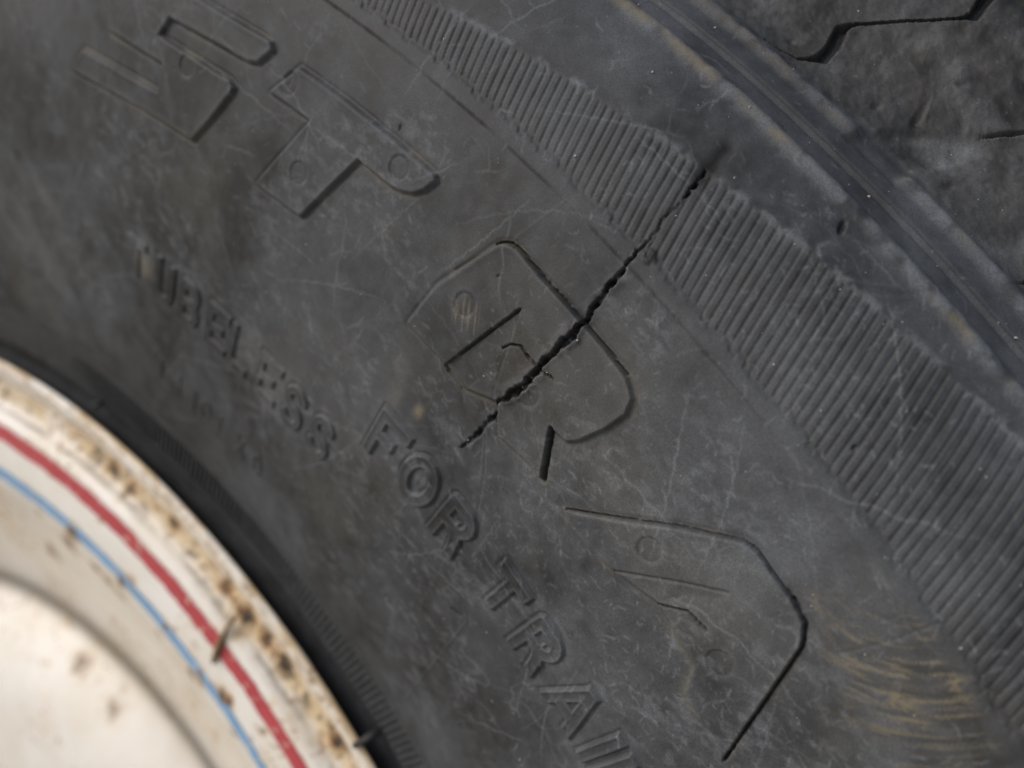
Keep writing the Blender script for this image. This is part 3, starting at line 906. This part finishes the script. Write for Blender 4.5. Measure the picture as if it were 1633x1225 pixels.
def rim_sheet(rt, ru):
    RT, RU = np.meshgrid(rt, ru, indexing='ij')
    br, bz = np.interp(RU, rs, RP[:, 0]), np.interp(RU, rs, RP[:, 1])
    bnr, bnz = np.interp(RU, rs, rn[:, 0]), np.interp(RU, rs, rn[:, 1])
    ra_ = np.radians(RT)
    rx, ry = br * np.cos(ra_), br * np.sin(ra_)
    a1 = fbm(rx / 5, ry / 5, 201, 4)
    a2 = fbm(rx / 1.5, ry / 1.5, 207, 4)
    a3 = fbm(rx / 14, ry / 14, 211, 3)
    valley = gauss(br - 186.3, 2.6)
    lipm = sstep(188, 191, br)
    lane = fbm(RT * .55, br * 1.6, 221, 4)                        # streaks that run round the rim
    lane2 = fbm(RT * 1.6, br * 3.2, 227, 3)
    tan = .85 * valley * sstep(.18, .45, a1) + .42 * lipm * sstep(.40, .65, lane) + .14 * sstep(.5, .75, a3)
    rust = .55 * gauss(br - 193.2, .9) * sstep(.52, .66, a2) + .75 * valley * sstep(.50, .68, a2 * .5 + lane * .5) + .25 * lipm * sstep(.58, .72, lane)
    grime_shade = .75 * gauss(br - 189.5, .25) * sstep(.35, .55, lane) + .7 * valley * sstep(.60, .70, fbm(rx / 2.3, ry / 2.3, 217, 3)) + .5 * gauss(br - 193.6, .5) * sstep(.62, .70, lane2)
    grime_shade += .45 * gauss(br - 182.9, .35) * sstep(.35, .6, lane)
    tan += .30 * gauss(br - 124, 4.0) + .22 * sstep(168, 160, br) * sstep(126, 140, br) + .55 * sstep(193.4, 194.3, br) * sstep(.3, .6, lane)
    grime_shade += .62 * gauss(br - 124.2, 2.6) + .16 * gauss(br - 128, 6) + .25 * gauss(br - 161.2, .5) * sstep(.4, .6, lane)  # disc crease: collected dirt plus its shade painted dark
    lump = valley * (sstep(.5, .8, a2) * .8)
    for t_, r0_, s_, k_ in ((64.2, 167, 1.7, 1), (66.0, 159.5, 1.9, 1), (65.2, 163, 1.2, .7), (58.1, 167, 1.5, 1), (57.2, 169.3, 1.3, .6), (53.1, 168.5, 1.3, .9), (48.7, 167.5, 1.5, .9), (46.8, 170.0, 1.8, 1), (46.0, 171.5, 1.0, .8), (49.6, 164.5, 2.0, .8), (62.3, 160.3, 1.5, .8), (60.6, 159.5, 1.7, .7), (59.0, 159, 1.4, .7), (54.1, 162, 1.2, .6), (44.5, 165, 1.2, .6), (48.9, 185.5, 2.4, 1.0), (47.0, 186.0, 1.8, .9), (51.0, 186.0, 1.6, .9), (45.2, 186.5, 1.7, .9), (40.0, 186.5, 1.8, 1.0), (67.5, 117, 2.2, .5), (60.1, 116, 2.4, .45), (71.1, 148, 2.2, .5), (70.0, 168, 1.3, .4), (43.2, 174.5, 1.0, .4), (61.5, 176.5, .9, .5), (69.0, 164, 1.0, .5), (62.6, 186.0, 1.6, .8), (60.5, 185.0, 1.4, .9), (56.4, 186.6, 1.4, .9)):
        q = np.array([r0_ * math.cos(math.radians(t_)), r0_ * math.sin(math.radians(t_))])
        d = np.hypot(rx - q[0], ry - q[1]) / (s_ * 1.6) + (a2 - .5) * 1.6
        g = sstep(1.0, .35, d)
        rust += .8 * k_ * g
        grime_shade += .75 * k_ * sstep(.62, .2, d) + .25 * k_ * g * sstep(.5, .6, a2)
        tan += .6 * k_ * sstep(1.7, .4, d)
        lump += .35 * k_ * sstep(.9, .2, d)
    RHt = lump * .6 + (a3 - .5) * .2
    rr2, rz2 = br + RHt * bnr, bz + RHt * bnz
    RCO = to_world(np.stack([rr2 * np.cos(ra_), rr2 * np.sin(ra_), rz2], -1).reshape(-1, 3))
    speck = sstep(.70, .76, fbm(rx / 1.1, ry / 1.1, 231, 2)) * sstep(.45, .6, a3)
    rust += .6 * speck
    tan += .4 * sstep(.62, .74, fbm(rx / 2.6, ry / 2.6, 233, 3)) * sstep(.4, .6, a3)
    grime_shade += .015 + .04 * a1
    RW = np.stack([np.clip(tan, 0, .9), np.clip(rust, 0, 1), np.clip(grime_shade, 0, 1), np.ones_like(tan)], -1).reshape(-1, 4)
    rq = grid_quads(len(rt), len(ru))
    ub = br[0, :-1]
    return RCO, RW, rq, ub


RCO, RW, rq, ub = rim_sheet(np.arange(29.5, 86.01, .125), ru)
rt = np.arange(29.5, 86.01, .125)
rim = make_mesh('rim', RCO, rq[:, ub <= 182.2].reshape(-1, 4), PAINT, wheel, None, RW)
rim['label'] = 'cream painted steel rim with red and blue pinstripes, stained with rust'
flange = make_mesh('rim_flange', RCO, rq[:, ub > 182.2].reshape(-1, 4), PAINT, rim, None, RW)
flange['label'] = 'rolled outer flange of the rim, caked with tan rust'
RCO, RW, rq, ub = rim_sheet(np.r_[rt[-1], np.arange(86.5, 389.4, .6), rt[0] + 360], ru[::3])
make_mesh('rim_face', RCO, rq.reshape(-1, 4), PAINT, rim, None, RW)
ring('hub_plate', [(33.2, -12), (33, -30), (20, -32), (1, -32)], 0, 360, 48, PAINT, rim, (.3, .2, 0, 1))
for nm, mt, c0, hw in (('red_pinstripe', RED, 178.45, 1.75), ('blue_pinstripe', BLUE, 168.3, 1.45)):
    n = 1400
    t = np.radians(np.linspace(0, 360, n))
    wob = (fbm(np.cos(t) * 40, np.sin(t) * 40, 301, 3) - .5) * .5
    js = np.linspace(-1, 1, 7)
    rad = c0 + wob[:, None] + js[None] * (hw + (fbm(np.cos(t) * 120, np.sin(t) * 120, 307, 2) - .5) * .5)[:, None]
    order_ = np.argsort(RP[:, 0])
    zz_ = np.interp(rad, RP[order_, 0], RP[order_, 1]) + .13 + 0 * rad
    g = np.stack([rad * np.cos(t)[:, None], rad * np.sin(t)[:, None], zz_], -1)
    make_mesh(nm, to_world(g.reshape(-1, 3)), grid_quads(n, 7).reshape(-1, 4), mt, rim)


# ------------------------------------------------------------------ small things
def tube(name, pts, radii, mat, parent=None, sides=7, rough=.0, seed=1):
    r = np.random.default_rng(seed)
    P = np.array(pts, float)
    n = len(P)
    T = np.gradient(P, axis=0)
    V, F = [], []
    for k in range(n):
        t = T[k] / np.linalg.norm(T[k])
        a = np.cross(t, [.3, .5, .8])
        a /= np.linalg.norm(a)
        b = np.cross(t, a)
        for s in range(sides):
            ph = 2 * math.pi * s / sides
            V.append(P[k] + radii[k] * (1 + rough * r.normal()) * (math.cos(ph) * a + math.sin(ph) * b))
    for k in range(n - 1):
        for s in range(sides):
            F.append((k * sides + s, k * sides + (s + 1) % sides, (k + 1) * sides + (s + 1) % sides, (k + 1) * sides + s))
    F.append(tuple(range(sides))[::-1])
    F.append(tuple(range((n - 1) * sides, n * sides)))
    me = bpy.data.meshes.new(name)
    me.from_pydata([tuple(v) for v in to_world(np.array(V))], [], F)
    me.polygons.foreach_set('use_smooth', [True] * len(me.polygons))
    me.materials.append(mat)
    ob = bpy.data.objects.new(name, me)
    scene.collection.objects.link(ob)
    if parent:
        ob.parent = parent
    return ob


def at(t_, r0_, z0):
    a = math.radians(t_)
    return np.array([r0_ * math.cos(a), r0_ * math.sin(a), z0])


stem = tube('dry_stem', [at(49.1, 185.6, -1.0), at(49.05, 183.4, -.2), at(48.9, 181.0, .55), at(48.7, 178.4, .6), at(48.4, 175.0, .55)], [.4, .45, .5, .75, .5], STRAW, None, 7, .15, 3)
stem['label'] = 'short brown dry plant stem lying across the red pinstripe of the rim'
stem['category'] = 'plant stem'
NUB = flat_material('black_rubber_nub', (0.02, 0.02, 0.02), .6, .2)
for t_, ln in ((39.1, 1.0), (64.7, .45)):
    a = at(t_, 198.3, -2.4)
    b = a + (at(t_ + .1, 194.0, .5) - a) * ln
    tube('vent_nub', [a, a * .6 + b * .4 + [0, 0, .6 * ln], b], [.7, .7, .5], NUB, tyre, 8, .06, 5)

# sand grains lying on the rubber
gv, gf = [], []
ico = [(0, 0, 1), (.89, 0, .45), (.28, .85, .45), (-.72, .53, .45), (-.72, -.53, .45), (.28, -.85, .45), (.72, .53, -.45), (-.28, .85, -.45), (-.89, 0, -.45), (-.28, -.85, -.45), (.72, -.53, -.45), (0, 0, -1)]
icf = [(0, 1, 2), (0, 2, 3), (0, 3, 4), (0, 4, 5), (0, 5, 1), (1, 6, 2), (2, 7, 3), (3, 8, 4), (4, 9, 5), (5, 10, 1), (6, 7, 2), (7, 8, 3), (8, 9, 4), (9, 10, 5), (10, 6, 1), (11, 7, 6), (11, 8, 7), (11, 9, 8), (11, 10, 9), (11, 6, 10)]
cd, ct = pol(CRACK), None
for k in range(150):
    if k < 6:                                   # some caught along the crack
        s = rng.uniform(5, 24)
        p = CRACK[int(s)]
        t_, r0_ = p[0] + rng.normal(0, .12), p[1] + rng.normal(0, .8)
    elif k < 90:
        t_, r0_ = rng.uniform(33, 47), rng.uniform(285, 345)
    else:
        t_, r0_ = rng.uniform(31, 62), rng.uniform(228, 330)
    i, j = int(round((t_ - TH0) / DT)), int(round((r0_ - R0) / DR))
    if not (0 <= i < nt and 0 <= j < nr):
        continue
    base = P3[i * nr + j]
    s = rng.uniform(.04, .10) if rng.random() < .95 else rng.uniform(.12, .18)
    o = len(gv)
    sc = s * rng.uniform(.7, 1.3, 3)
    for vtx in ico:
        gv.append(base + np.array(vtx) * sc * rng.uniform(.8, 1.2) + [0, 0, s * .4])
    gf += [tuple(o + a for a in f) for f in icf]
me = bpy.data.meshes.new('sand_grains')
me.from_pydata([tuple(v) for v in to_world(np.array(gv))], [], gf)
me.materials.append(SAND)
sand = bpy.data.objects.new('sand_grains', me)
scene.collection.objects.link(sand)
sand['kind'] = 'stuff'
sand['label'] = 'pale sand grains scattered over the tyre sidewall'
sand['category'] = 'sand'
